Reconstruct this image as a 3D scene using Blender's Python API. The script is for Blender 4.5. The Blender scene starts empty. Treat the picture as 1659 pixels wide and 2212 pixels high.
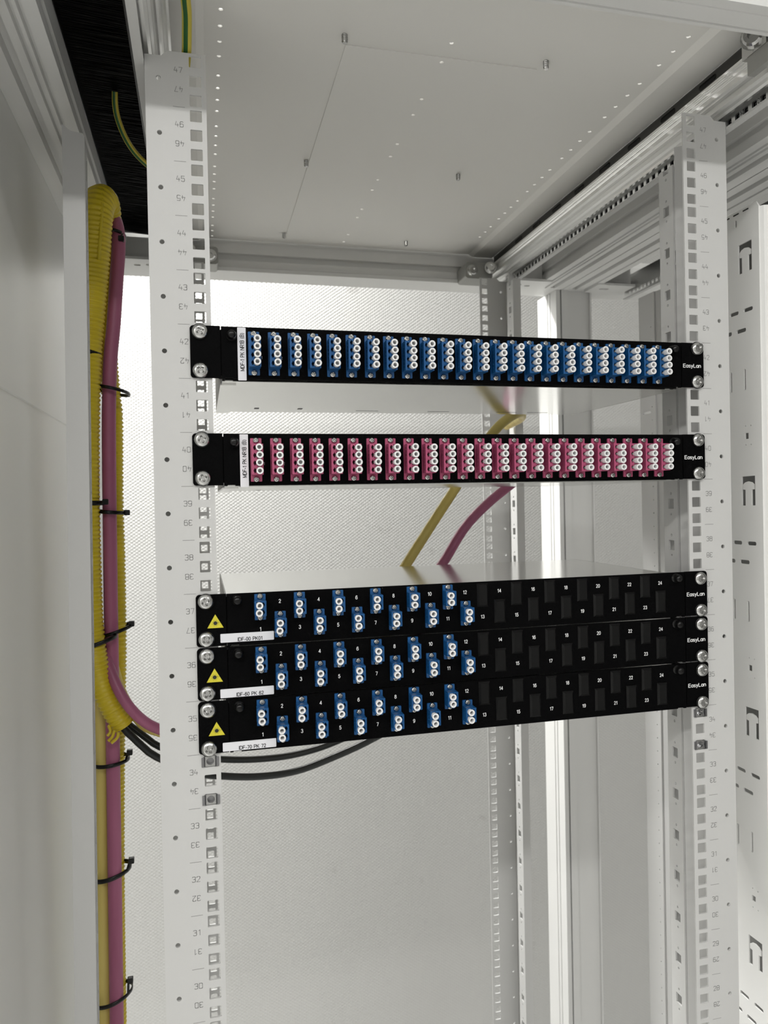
import bpy, bmesh, math, random
from mathutils import Vector, Matrix
from mathutils.geometry import delaunay_2d_cdt
random.seed(7)
S = 0.001                      # everything below is written in millimetres
C = bpy.context.scene.collection
scn = bpy.context.scene
PI = math.pi

# ------------------------------------------------------------------ camera
cam_d = bpy.data.cameras.new('camera')
cam = bpy.data.objects.new('camera', cam_d); C.objects.link(cam)
cam.location = (-0.23474, -0.68838, 1.71915)
cam.rotation_euler = (1.5607, 0.0195, -0.2617)
cam_d.sensor_fit = 'HORIZONTAL'; cam_d.sensor_width = 36
cam_d.lens = 36 * 1735.7 / 1659
cam_d.shift_x = -(900.7 - 829.5) / 1659
cam_d.shift_y = -(1106 - 1096.4) / 1659
cam_d.clip_start = 0.01; cam_d.clip_end = 50
cam_d.dof.use_dof = True; cam_d.dof.focus_distance = 0.735; cam_d.dof.aperture_fstop = 17
scn.camera = cam
# ------------------------------------------------------------------ world and exposure
w = bpy.data.worlds.new('world'); scn.world = w; w.use_nodes = True
w.node_tree.nodes['Background'].inputs[0].default_value = (0.95, 0.97, 1, 1)
w.node_tree.nodes['Background'].inputs[1].default_value = 0.05
scn.view_settings.view_transform = 'Standard'; scn.view_settings.look = 'None'
scn.view_settings.exposure = 0.0; scn.view_settings.gamma = 1; scn.view_settings.use_curve_mapping = False
# ------------------------------------------------------------------ lamps (in the ceiling luminaires built below)
LAMPS = [('front', (-850, -1960, 2900), (3600, 150), 64, 0),
         ('rear', (-640, 1300, 2900), (600, 130), 72, 0)]
for nm, loc, sz, pw, rz in LAMPS:
    ld = bpy.data.lights.new('lamp_' + nm, 'AREA'); ld.shape = 'RECTANGLE'
    ld.size = sz[0]*S; ld.size_y = sz[1]*S; ld.energy = pw; ld.color = (1, 0.99, 0.97)
    lo = bpy.data.objects.new('lamp_' + nm, ld); C.objects.link(lo)
    lo.location = [c*S for c in loc]; lo.rotation_euler = (0, 0, rz)

# ------------------------------------------------------------------ materials
def mat(name, col, rough=0.5, metal=0.0, bump=None, spec=0.5, mottle=None, aniso=None, coat=0.0):
    m = bpy.data.materials.new(name); m.use_nodes = True
    nt = m.node_tree; b = nt.nodes['Principled BSDF']
    b.inputs['Base Color'].default_value = (*col, 1); b.inputs['Roughness'].default_value = rough
    b.inputs['Metallic'].default_value = metal; b.inputs['Specular IOR Level'].default_value = spec
    b.inputs['Coat Weight'].default_value = coat
    tc = nt.nodes.new('ShaderNodeTexCoord')
    if bump:
        sc, st, dist = bump
        n = nt.nodes.new('ShaderNodeTexNoise'); n.inputs['Scale'].default_value = sc; n.inputs['Detail'].default_value = 2
        nt.links.new(tc.outputs['Object'], n.inputs['Vector'])
        bp = nt.nodes.new('ShaderNodeBump'); bp.inputs['Strength'].default_value = st; bp.inputs['Distance'].default_value = dist
        nt.links.new(n.outputs['Fac'], bp.inputs['Height']); nt.links.new(bp.outputs['Normal'], b.inputs['Normal'])
    if mottle:
        sc, col2, vec = mottle
        mp = nt.nodes.new('ShaderNodeMapping'); mp.inputs['Scale'].default_value = vec
        n = nt.nodes.new('ShaderNodeTexNoise'); n.inputs['Scale'].default_value = sc; n.inputs['Detail'].default_value = 4
        r = nt.nodes.new('ShaderNodeValToRGB'); r.color_ramp.elements[0].position = 0.35; r.color_ramp.elements[1].position = 0.68
        r.color_ramp.elements[0].color = (*col, 1); r.color_ramp.elements[1].color = (*col2, 1)
        nt.links.new(tc.outputs['Object'], mp.inputs[0]); nt.links.new(mp.outputs[0], n.inputs['Vector'])
        nt.links.new(n.outputs['Fac'], r.inputs[0]); nt.links.new(r.outputs[0], b.inputs['Base Color'])
    if aniso:
        sc, vec, lo, hi = aniso
        mp = nt.nodes.new('ShaderNodeMapping'); mp.inputs['Scale'].default_value = vec
        n = nt.nodes.new('ShaderNodeTexNoise'); n.inputs['Scale'].default_value = sc; n.inputs['Detail'].default_value = 5
        mr = nt.nodes.new('ShaderNodeMapRange'); mr.inputs['To Min'].default_value = lo; mr.inputs['To Max'].default_value = hi
        nt.links.new(tc.outputs['Object'], mp.inputs[0]); nt.links.new(mp.outputs[0], n.inputs['Vector'])
        nt.links.new(n.outputs['Fac'], mr.inputs['Value']); nt.links.new(mr.outputs[0], b.inputs['Roughness'])
    return m
M = {}
M['powder'] = mat('powder_grey', (0.56, 0.56, 0.55), 0.5, bump=(1500, 0.12, 0.0004), spec=0.35)
M['frame'] = mat('frame_grey', (0.72, 0.72, 0.705), 0.5, bump=(1500, 0.12, 0.0004), spec=0.35)
M['plate'] = mat('plate_grey', (0.86, 0.86, 0.84), 0.5, bump=(1500, 0.12, 0.0004), spec=0.35)
M['roof'] = mat('roof_grey', (0.80, 0.79, 0.755), 0.5, bump=(900, 0.1, 0.0004), spec=0.4)
M['side'] = mat('side_grey', (0.76, 0.765, 0.74), 0.38, bump=(900, 0.08, 0.0004), spec=0.5)
M['zinc'] = mat('zinc_sheet', (0.66, 0.66, 0.64), 0.15, 1, aniso=(30, (1, 14, 14), 0.09, 0.20))
M['alu'] = mat('aluminium', (0.88, 0.88, 0.87), 0.33, 1)
M['steel'] = mat('bright_steel', (0.52, 0.52, 0.51), 0.18, 1, bump=(700, 0.25, 0.0004))
M['darkgrey'] = mat('recess_shade_grey', (0.075, 0.074, 0.068), 0.6)  # dark tone imitating shade in the recessed roof edge, not a gasket
M['nutmetal'] = mat('spring_steel', (0.30, 0.30, 0.31), 0.22, 1)
M['shadegrey'] = mat('backing_shade_grey', (0.17, 0.17, 0.16), 0.6)
M['cast'] = mat('cast_grey', (0.33, 0.33, 0.31), 0.45, 0.3)
M['black'] = mat('black_powder', (0.0022, 0.0022, 0.0024), 0.6, bump=(1100, 0.5, 0.0006), spec=0.03)
M['blackp'] = mat('black_plastic', (0.004, 0.004, 0.004), 0.25, spec=0.3)
M['blank'] = mat('black_cover_plastic', (0.004, 0.004, 0.004), 0.42, spec=0.2)
M['blue'] = mat('blue_plastic', (0.007, 0.080, 0.235), 0.3, spec=0.45)
M['magenta'] = mat('magenta_plastic', (0.41, 0.08, 0.165), 0.35, spec=0.45)
M['cap'] = mat('white_plastic', (0.80, 0.80, 0.80), 0.4, spec=0.4)
M['bore'] = mat('grey_bore', (0.30, 0.34, 0.38), 0.5)
M['label'] = mat('white_label', (0.74, 0.74, 0.77), 0.35)
M['ink'] = mat('black_ink', (0.01, 0.01, 0.01), 0.5)
M['white'] = mat('white_print', (0.82, 0.82, 0.82), 0.5)
M['greyprint'] = mat('grey_print', (0.30, 0.30, 0.30), 0.5)
M['engrave'] = mat('grey_marking', (0.24, 0.24, 0.235), 0.6)
M['warn'] = mat('warning_yellow', (0.62, 0.55, 0.03), 0.45)
M['conduit'] = mat('yellow_conduit', (0.70, 0.54, 0.02), 0.32, spec=0.5)
M['pink'] = mat('pink_jacket', (0.43, 0.135, 0.24), 0.42, mottle=(40, (0.35, 0.10, 0.185), (1, 1, 0.08)))
M['yel'] = mat('yellow_jacket', (0.74, 0.60, 0.18), 0.42, mottle=(40, (0.62, 0.48, 0.12), (1, 1, 0.1)))
M['blackc'] = mat('black_jacket', (0.008, 0.011, 0.010), 0.35)
M['green'] = mat('green_jacket', (0.01, 0.09, 0.015), 0.45)
M['yelw'] = mat('yellow_wire', (0.58, 0.48, 0.06), 0.45)
M['brush'] = mat('black_bristle', (0.0016, 0.0016, 0.0016), 0.5, spec=0.08)
M['bronze'] = mat('bronze_pin', (0.25, 0.17, 0.08), 0.4, 0.6)
M['ceil'] = mat('ceiling_white', (0.80, 0.80, 0.79), 0.8)
M['floor'] = mat('floor_grey', (0.80, 0.80, 0.785), 0.5, mottle=(3, (0.75, 0.75, 0.735), (1, 1, 1)))
M['greywall'] = mat('front_wall_paint', (0.50, 0.50, 0.49), 0.8)
M['paint'] = mat('wall_paint', (0.84, 0.835, 0.82), 0.8)
# wallpaper with a woven glass-fibre relief
def wallpaper():
    m = bpy.data.materials.new('woven_wallpaper'); m.use_nodes = True
    nt = m.node_tree; b = nt.nodes['Principled BSDF']
    b.inputs['Base Color'].default_value = (0.525, 0.525, 0.51, 1); b.inputs['Roughness'].default_value = 0.6
    tc = nt.nodes.new('ShaderNodeTexCoord'); prev = None
    for ang, fac in ((0.95, 1.0), (-0.95, 1.0)):
        mp = nt.nodes.new('ShaderNodeMapping'); mp.inputs['Rotation'].default_value = (0, ang, 0)
        wv = nt.nodes.new('ShaderNodeTexWave'); wv.bands_direction = 'X'; wv.inputs['Scale'].default_value = 44
        wv.inputs['Distortion'].default_value = 0.7; wv.inputs['Detail'].default_value = 1.5; wv.inputs['Detail Scale'].default_value = 1.5
        nt.links.new(tc.outputs['Object'], mp.inputs[0]); nt.links.new(mp.outputs[0], wv.inputs[0])
        if prev is None: prev = wv.outputs['Fac']
        else:
            mm = nt.nodes.new('ShaderNodeMath'); mm.operation = 'MULTIPLY'
            nt.links.new(prev, mm.inputs[0]); nt.links.new(wv.outputs['Fac'], mm.inputs[1]); prev = mm.outputs[0]
    bp = nt.nodes.new('ShaderNodeBump'); bp.inputs['Strength'].default_value = 1.0; bp.inputs['Distance'].default_value = 0.0009
    nt.links.new(prev, bp.inputs['Height']); nt.links.new(bp.outputs['Normal'], b.inputs['Normal'])
    # a few faint scuffs
    n = nt.nodes.new('ShaderNodeTexNoise'); n.inputs['Scale'].default_value = 9; n.inputs['Detail'].default_value = 5
    r = nt.nodes.new('ShaderNodeValToRGB'); r.color_ramp.elements[0].position = 0.70; r.color_ramp.elements[1].position = 0.80
    r.color_ramp.elements[0].color = (0.525, 0.525, 0.51, 1); r.color_ramp.elements[1].color = (0.42, 0.415, 0.40, 1)
    nt.links.new(tc.outputs['Object'], n.inputs['Vector']); nt.links.new(n.outputs['Fac'], r.inputs[0]); nt.links.new(r.outputs[0], b.inputs['Base Color'])
    return m
M['wallpaper'] = wallpaper()
emi = bpy.data.materials.new('lamp_diffuser'); emi.use_nodes = True
emi.node_tree.nodes['Principled BSDF'].inputs['Emission Color'].default_value = (1, 0.97, 0.92, 1)
emi.node_tree.nodes['Principled BSDF'].inputs['Emission Strength'].default_value = 3.0
M['lamp'] = emi

# ------------------------------------------------------------------ object helpers
def thing(name, label, cat, loc=(0, 0, 0), group=None):
    o = bpy.data.objects.new(name, None); C.objects.link(o); o.empty_display_size = 0.02
    o.location = [c*S for c in loc]; tag(o, label, cat, group); return o
def tag(o, label, cat, group=None):
    o['label'] = label; o['category'] = cat
    if group: o['group'] = group
    return o
class MB:
    """collects shapes in millimetres"""
    def __init__(s): s.v = []; s.f = []; s.sm = []
    def add(s, vs, fs, smooth=False):
        n = len(s.v); s.v += [tuple(v) for v in vs]; s.f += [tuple(i+n for i in f) for f in fs]; s.sm += [smooth]*len(fs); return s
    def box(s, x0, x1, y0, y1, z0, z1, bev=0):
        if bev:   # chamfered in the x-z outline and towards the viewer (-y)
            b = bev
            o = [(x0, z0), (x1, z0), (x1, z1), (x0, z1)]; i = [(x0+b, z0+b), (x1-b, z0+b), (x1-b, z1-b), (x0+b, z1-b)]
            vs = [(x, y1, z) for x, z in o]+[(x, y0+b, z) for x, z in o]+[(x, y0, z) for x, z in i]
            fs = [(3, 2, 1, 0)]+[(k, (k+1) % 4, 4+(k+1) % 4, 4+k) for k in range(4)]+[(4+k, 4+(k+1) % 4, 8+(k+1) % 4, 8+k) for k in range(4)]+[(8, 9, 10, 11)]
            return s.add(vs, fs)
        vs = [(x, y, z) for x in (x0, x1) for y in (y0, y1) for z in (z0, z1)]
        return s.add(vs, [(0, 1, 3, 2), (4, 6, 7, 5), (0, 4, 5, 1), (2, 3, 7, 6), (0, 2, 6, 4), (1, 5, 7, 3)])
    def prism(s, poly, axis, a, b):
        """closed outline extruded along an axis: 'x' poly=(y,z)  'y' poly=(x,z)  'z' poly=(x,y)"""
        def P(u, v, t): return {'x': (t, u, v), 'y': (u, t, v), 'z': (u, v, t)}[axis]
        n = len(poly); vs = [P(u, v, a) for u, v in poly]+[P(u, v, b) for u, v in poly]
        return s.add(vs, [tuple(range(n))[::-1], tuple(range(n, 2*n))]+[(i, (i+1) % n, n+(i+1) % n, n+i) for i in range(n)])
    def lathe(s, prof, c, d, seg=20, smooth=True, up=None):
        """profile (distance along d, radius) turned about axis d from c"""
        d = Vector(d).normalized(); t = Vector((0, 0, 1)) if abs(d.z) < .9 else Vector((1, 0, 0))
        u = d.cross(t).normalized(); w_ = d.cross(u); c = Vector(c); vs = []; fs = []
        for a, r in prof:
            for k in range(seg):
                an = 2*PI*k/seg; vs.append(c+d*a+(u*math.cos(an)+w_*math.sin(an))*r)
        for i in range(len(prof)-1):
            for k in range(seg):
                fs.append((i*seg+k, i*seg+(k+1) % seg, (i+1)*seg+(k+1) % seg, (i+1)*seg+k))
        s.add(vs, fs, smooth)
        if prof[0][1] > 1e-6: s.add(vs[:seg], [tuple(range(seg))[::-1]])
        if prof[-1][1] > 1e-6: s.add(vs[-seg:], [tuple(range(seg))])
        return s
    def sweep(s, pts, rad, seg=18, cap=True):
        """tube through points; rad = number or function of arc length"""
        pts = [Vector(p) for p in pts]; L = [0]
        for i in range(1, len(pts)): L.append(L[-1]+(pts[i]-pts[i-1]).length)
        rf = rad if callable(rad) else (lambda a: rad)
        t0 = (pts[1]-pts[0]).normalized(); u = t0.orthogonal().normalized(); vs = []; fs = []
        for i, p in enumerate(pts):
            t = (pts[min(i+1, len(pts)-1)]-pts[max(i-1, 0)]).normalized()
            u = (u-t*u.dot(t)).normalized(); w_ = t.cross(u); r = rf(L[i])
            for k in range(seg):
                an = 2*PI*k/seg; vs.append(p+(u*math.cos(an)+w_*math.sin(an))*r)
        for i in range(len(pts)-1):
            for k in range(seg):
                fs.append((i*seg+k, i*seg+(k+1) % seg, (i+1)*seg+(k+1) % seg, (i+1)*seg+k))
        s.add(vs, fs, True)
        if cap: s.add(vs[:seg], [tuple(range(seg))]); s.add(vs[-seg:], [tuple(range(seg))[::-1]])
        return s
    def strip(s, path, axis, a, b, th):
        """thin bent sheet: open path in the plane across axis, thickness th to its left"""
        n = len(path); off = []
        for i in range(n):
            d1 = Vector(path[min(i+1, n-1)])-Vector(path[i]) if i < n-1 else Vector(path[i])-Vector(path[i-1])
            d0 = Vector(path[i])-Vector(path[i-1]) if i > 0 else d1
            n1 = Vector((-d1.y, d1.x)).normalized(); n0 = Vector((-d0.y, d0.x)).normalized()
            m = (n0+n1).normalized(); k = th/max(.3, m.dot(n1)); off.append((path[i][0]+m.x*k, path[i][1]+m.y*k))
        for i in range(n-1): s.prism([path[i], path[i+1], off[i+1], off[i]], axis, a, b)
        return s
    def build(s, name, m, parent=None, loc=None):
        me = bpy.data.meshes.new(name); me.from_pydata([(x*S, y*S, z*S) for x, y, z in s.v], [], s.f)
        me.polygons.foreach_set('use_smooth', s.sm); me.materials.append(M[m] if isinstance(m, str) else m)
        bm = bmesh.new(); bm.from_mesh(me); bmesh.ops.recalc_face_normals(bm, faces=bm.faces); bm.to_mesh(me); bm.free()
        me.update(); return link(name, me, parent, loc)
def link(name, me, parent=None, loc=None):
    o = bpy.data.objects.new(name, me); C.objects.link(o)
    if loc is not None: o.location = [c*S for c in loc]
    if parent is not None: o.parent = parent
    return o
def struct(o): o['kind'] = 'structure'; return o
def circ(cx, cy, r, n=14, ph=0): return [(cx+r*math.cos(2*PI*k/n+ph), cy+r*math.sin(2*PI*k/n+ph)) for k in range(n)]
def rect(x0, x1, y0, y1): return [(x0, y0), (x1, y0), (x1, y1), (x0, y1)]
def rrect(x0, x1, y0, y1, r, n=4):
    out = []
    for cx, cy, a in ((x1-r, y0+r, -PI/2), (x1-r, y1-r, 0), (x0+r, y1-r, PI/2), (x0+r, y0+r, PI)):
        out += [(cx+r*math.cos(a+k*PI/2/n), cy+r*math.sin(a+k*PI/2/n)) for k in range(n+1)]
    return out
def curve_mesh(cu):
    o = bpy.data.objects.new('tmp', cu); C.objects.link(o)
    dg = bpy.context.evaluated_depsgraph_get(); me = bpy.data.meshes.new_from_object(o.evaluated_get(dg))
    bpy.data.objects.remove(o); bpy.data.curves.remove(cu); return me
def inside(p, poly):
    c = False; j = len(poly)-1
    for i in range(len(poly)):
        a, b = poly[i], poly[j]
        if (a[1] > p[1]) != (b[1] > p[1]) and p[0] < (b[0]-a[0])*(p[1]-a[1])/(b[1]-a[1])+a[0]: c = not c
        j = i
    return c
def plate_mesh(polys, plane, a, b):
    """flat sheet: first outline, then holes; plane 'xz','yz','xy'; between a and b along the third axis"""
    vs = []; es = []; loops = []
    for p in polys:
        n = len(vs); vs += [Vector((u, v)) for u, v in p]; loops.append(list(range(n, n+len(p))))
        es += [(n+i, n+(i+1) % len(p)) for i in range(len(p))]
    ov, oe, of = delaunay_2d_cdt(vs, es, [], 1, 1e-7)[:3]
    hb = [(min(q[0] for q in h), max(q[0] for q in h), min(q[1] for q in h), max(q[1] for q in h), h) for h in polys[1:]]
    tris = []
    for f in of:
        cx = sum(ov[i][0] for i in f)/len(f); cz = sum(ov[i][1] for i in f)/len(f)
        if not inside((cx, cz), polys[0]): continue
        if any(x0 < cx < x1 and y0 < cz < y1 and inside((cx, cz), h) for x0, x1, y0, y1, h in hb): continue
        tris.append(tuple(f))
    n = len(ov); V = [(p[0], p[1], a) for p in ov]+[(p[0], p[1], b) for p in ov]; F = list(tris)+[tuple(i+n for i in f)[::-1] for f in tris]
    cnt = {}
    for f in tris:
        for i in range(len(f)):
            e = (f[i], f[(i+1) % len(f)]); k = tuple(sorted(e)); cnt[k] = None if k in cnt else e
    for e in cnt.values():
        if e: F.append((e[1], e[0], e[0]+n, e[1]+n))
    mp = {'xz': lambda u, v, t: (u*S, t*S, v*S), 'yz': lambda u, v, t: (t*S, u*S, v*S), 'xy': lambda u, v, t: (u*S, v*S, t*S)}[plane]
    me = bpy.data.meshes.new('plate'); me.from_pydata([mp(*p) for p in V], [], F)
    bm = bmesh.new(); bm.from_mesh(me); bmesh.ops.recalc_face_normals(bm, faces=bm.faces); bm.to_mesh(me); bm.free()
    return me
def merge(name, meshes, m):
    bm = bmesh.new()
    for me in meshes: bm.from_mesh(me)
    out = bpy.data.meshes.new(name); bm.to_mesh(out); bm.free()
    out.materials.clear(); out.materials.append(M[m]); return out
def plate(name, polys, plane, a, b, m, parent=None):
    me = plate_mesh(polys, plane, a, b); me.name = name; me.materials.clear(); me.materials.append(M[m])
    return link(name, me, parent)
def as_mesh(mb, name, m):
    o = mb.build(name, m); me = o.data; bpy.data.objects.remove(o); return me
def arc(cx, cy, rx, ry, a0, a1, n=10):
    return [(cx+rx*math.cos(math.radians(a0+(a1-a0)*k/n)), cy+ry*math.sin(math.radians(a0+(a1-a0)*k/n))) for k in range(n+1)]
GL = {' ': (.3, []),
 'M': (.76, [[(0, 0), (0, 1), (.38, .08), (.76, 1), (.76, 0)]]),
 'D': (.66, [[(0, 0), (0, 1), (.28, 1)]+arc(.28, .5, .38, .5, 90, -90)[1:]+[(0, 0)]]),
 'F': (.56, [[(0, 0), (0, 1), (.56, 1)], [(0, .52), (.48, .52)]]),
 '-': (.30, [[(0, .36), (.30, .36)]]),
 'P': (.60, [[(0, 0), (0, 1), (.34, 1)]+arc(.34, .73, .26, .27, 90, -90)[1:]+[(0, .46)]]),
 'K': (.64, [[(0, 0), (0, 1)], [(.60, 1), (0, .36)], [(.22, .58), (.64, 0)]]),
 'N': (.64, [[(0, 0), (0, 1), (.64, 0), (.64, 1)]]),
 'R': (.66, [[(0, 0), (0, 1), (.38, 1)]+arc(.38, .74, .25, .26, 90, -90)[1:]+[(0, .48)], [(.36, .48), (.66, 0)]]),
 'B': (.62, [[(0, 0), (0, 1), (.34, 1)]+arc(.34, .765, .23, .235, 90, -90)[1:]+[(0, .53)], [(.34, .53)]+arc(.34, .265, .28, .265, 90, -90)[1:]+[(0, 0)]]),
 '(': (.22, [arc(.42, .38, .40, .68, 130, 230)]), ')': (.22, [arc(-.20, .38, .40, .68, 50, -50)]),
 'I': (.04, [[(.02, 0), (.02, 1)]]),
 'E': (.54, [[(.54, 0), (0, 0), (0, 1), (.54, 1)], [(0, .52), (.48, .52)]]),
 'L': (.50, [[(0, 1), (0, 0), (.50, 0)]]),
 'a': (.50, [arc(.25, .34, .25, .34, 0, 360, 18), [(.50, .70), (.50, 0)]]),
 'n': (.46, [[(0, 0), (0, .70)], [(0, .42)]+arc(.23, .44, .23, .25, 180, 0)+[(.46, 0)]]),
 's': (.40, [arc(.20, .52, .18, .16, 35, 270, 10)+arc(.20, .18, .20, .18, 90, -150, 10)]),
 'y': (.48, [[(0, .70), (.25, .04)], [(.48, .70), (.14, -.26), (.02, -.26)]]),
 '0': (.50, [arc(.25, .5, .25, .5, 0, 360, 20)]),
 '1': (.34, [[(.04, .76), (.26, .98), (.26, 0)]]),
 '2': (.50, [arc(.25, .74, .23, .26, 170, -35, 9)+[(.02, .02), (.50, .02)]]),
 '3': (.50, [arc(.25, .745, .21, .25, 160, -80, 9)+arc(.25, .27, .25, .27, 85, -165, 10)]),
 '4': (.54, [[(.40, 0), (.40, .98), (0, .28), (.54, .28)]]),
 '5': (.50, [[(.46, .98), (.10, .98), (.05, .52)]+arc(.24, .31, .25, .31, 125, -160, 11)]),
 '6': (.50, [arc(.27, .70, .21, .28, 25, 100, 4)+arc(.27, .48, .26, .50, 110, 190, 6)+arc(.25, .30, .25, .30, 190, 540, 16)]),
 '7': (.50, [[(0, .97), (.49, .97), (.18, 0)]]),
 '8': (.50, [arc(.25, .75, .20, .23, 0, 360, 16), arc(.25, .27, .25, .27, 0, 360, 16)]),
 '9': (.50, [arc(.25, .70, .25, .29, 0, 360, 16), [(.50, .70)]+arc(.24, .5, .26, .50, 0, -75, 7)+arc(.23, .28, .21, .27, 265, 210, 3)])}
_tc = {}
def text_mesh(s, h, m, rot=0, bold=.13, squeeze=1.0, gap=.22):
    """writing in the x-z plane facing -y, centred, h = capital height in mm, strokes bold*h wide"""
    k = (s, h, m, rot, bold, squeeze)
    if k in _tc: return _tc[k]
    x = 0; pl = []
    for ch in s:
        w_, st = GL[ch]; pl += [[(x+p[0]*1.06, p[1]) for p in q] for q in st]; x += w_*1.06+gap
    tot = x-gap; mb = MB(); hw = bold/2
    def R(x_, z_, y_):
        X = (x_-tot/2)*h*squeeze; Z = (z_-.5)*h
        return (X*math.cos(rot)-Z*math.sin(rot), y_, X*math.sin(rot)+Z*math.cos(rot))
    j = 0
    for q in pl:
        for (x0, z0), (x1, z1) in zip(q, q[1:]):
            d = Vector((x1-x0, z1-z0)); L = d.length
            if L < 1e-6: continue
            d /= L; n = Vector((-d.y, d.x))*hw; e = d*hw*.55; y_ = -.01-.0008*(j % 7); j += 1
            mb.add([R(x0-e.x+n.x, z0-e.y+n.y, y_), R(x0-e.x-n.x, z0-e.y-n.y, y_), R(x1+e.x-n.x, z1+e.y-n.y, y_), R(x1+e.x+n.x, z1+e.y+n.y, y_)], [(0, 1, 2, 3)])
    me = as_mesh(mb, 'writing', m); _tc[k] = me; return me
def spline(pts, step=4.0):
    """Catmull-Rom through points, resampled"""
    P = [Vector(p) for p in pts]; P = [P[0]*2-P[1]]+P+[P[-1]*2-P[-2]]; out = []
    for i in range(1, len(P)-2):
        a, b, c, d = P[i-1:i+3]; n = max(2, int((c-b).length/step))
        for k in range(n):
            t = k/n; out.append(0.5*((2*b)+(c-a)*t+(2*a-5*b+4*c-d)*t*t+(3*b-a-3*c+d)*t**3))
    out.append(P[-2]); return out
U = 44.45
def ub(n): return (n-1)*U        # bottom of rack unit n
HZ = (6.35, 22.225, 38.1)

# ================================================================== room
CE = 2950
struct(MB().box(-2600, 3600, 1500, 1560, 0, CE).build('wall_back', 'wallpaper'))
struct(MB().box(-2660, -2600, -3200, 1560, 0, CE).build('wall_left', 'paint'))
struct(MB().box(3600, 3660, -3200, 1560, 0, CE).build('wall_right', 'paint'))
struct(MB().box(-2660, 3660, -3260, -3200, 0, CE).build('wall_front', 'greywall'))
struct(MB().box(-2660, 3660, -3260, 1560, -60, 0).build('floor', 'floor'))
struct(MB().box(-2660, 3660, -3260, 1560, CE, CE+60).build('ceiling', 'ceil'))
for nm, loc, sz, pw, rz in LAMPS:
    t = thing('ceiling_light', 'long surface-mounted ceiling luminaire '+('over the aisle in front of the rack' if nm == 'front' else 'between the rack and the back wall'), 'ceiling light', loc, 'ceiling luminaires')
    x, y = sz[0]/2+20, sz[1]/2+20
    MB().box(-x, x, -y, y, 14, 50).build('housing', 'ceil', t)
    MB().box(-x+12, x-12, -y+12, y-12, 6, 14).build('diffuser', 'lamp', t)

# ================================================================== rack frame
X0, X1, YF, YR = -400, 400, -132, 700
def frame(xo, label, parts_right_only=False):
    t = thing('rack_frame', label, 'rack frame', (xo, 0, 0))
    def xb(name, ya, poly): return MB().prism(poly, 'x', X0, X1).build(name, 'frame', t)
    # rear cross bar with a long groove and a bottom lip
    xb('rear_cross_bar', 0, [(645, 2139), (645, 2123), (652, 2122), (652, 2113), (645, 2112), (645, 2101), (641, 2099), (641, 2093), (665, 2093), (700, 2093), (700, 2150), (648, 2150), (648, 2139)])
    xb('front_cross_bar', 0, [(-142, 2105), (-132, 2105), (-131.6, 2106), (-130.6, 2106), (-130.2, 2105), (-113, 2105), (-112, 2109), (-110, 2109), (-109, 2106), (-105, 2106), (-105, 2150), (-142, 2150)])
    for s in (-1, 1):
        P = [(345, 2092), (356, 2092), (357, 2096), (359, 2096), (360, 2092), (363, 2092), (364, 2096), (366, 2096), (367, 2092), (374, 2092), (375, 2101), (383, 2101), (384, 2092), (400, 2092), (400, 2150), (345, 2150), (345, 2112), (349, 2111), (349, 2104), (345, 2103)]
        MB().prism([(s*x, z) for x, z in P], 'y', -105, 645).build('side_beam', 'frame', t)
        for ya, yb in ((645, 700),) if xo == 0 else ((645, 700),):
            Q = [(391, 650), (399, 650), (399, 732), (391, 732), (391, 690), (393, 689), (393, 687), (391, 686), (391, 678), (393, 677), (393, 675), (391, 674)]
            MB().prism([(s*x, y) for x, y in Q], 'z', 0, 2093).build('corner_post', 'frame', t)
        # cast corner block with oval holes in its underside
        bl = plate('corner_block', [[(s*x, y) for x, y in rect(284, 356, 590, 645)], [(s*x, y) for x, y in rrect(292, 310, 612, 622, 4)], [(s*x, y) for x, y in rrect(318, 328, 618, 626, 3.5)]], 'xy', 2089, 2093, 'frame', t)
        MB().box(min(s*284, s*345), max(s*284, s*345), 606, 645, 2093, 2127).build('corner_block', 'frame', t)
    return t
fr = frame(0, 'light grey steel frame of the open rack, carrying the roof and the patch panels')

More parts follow.
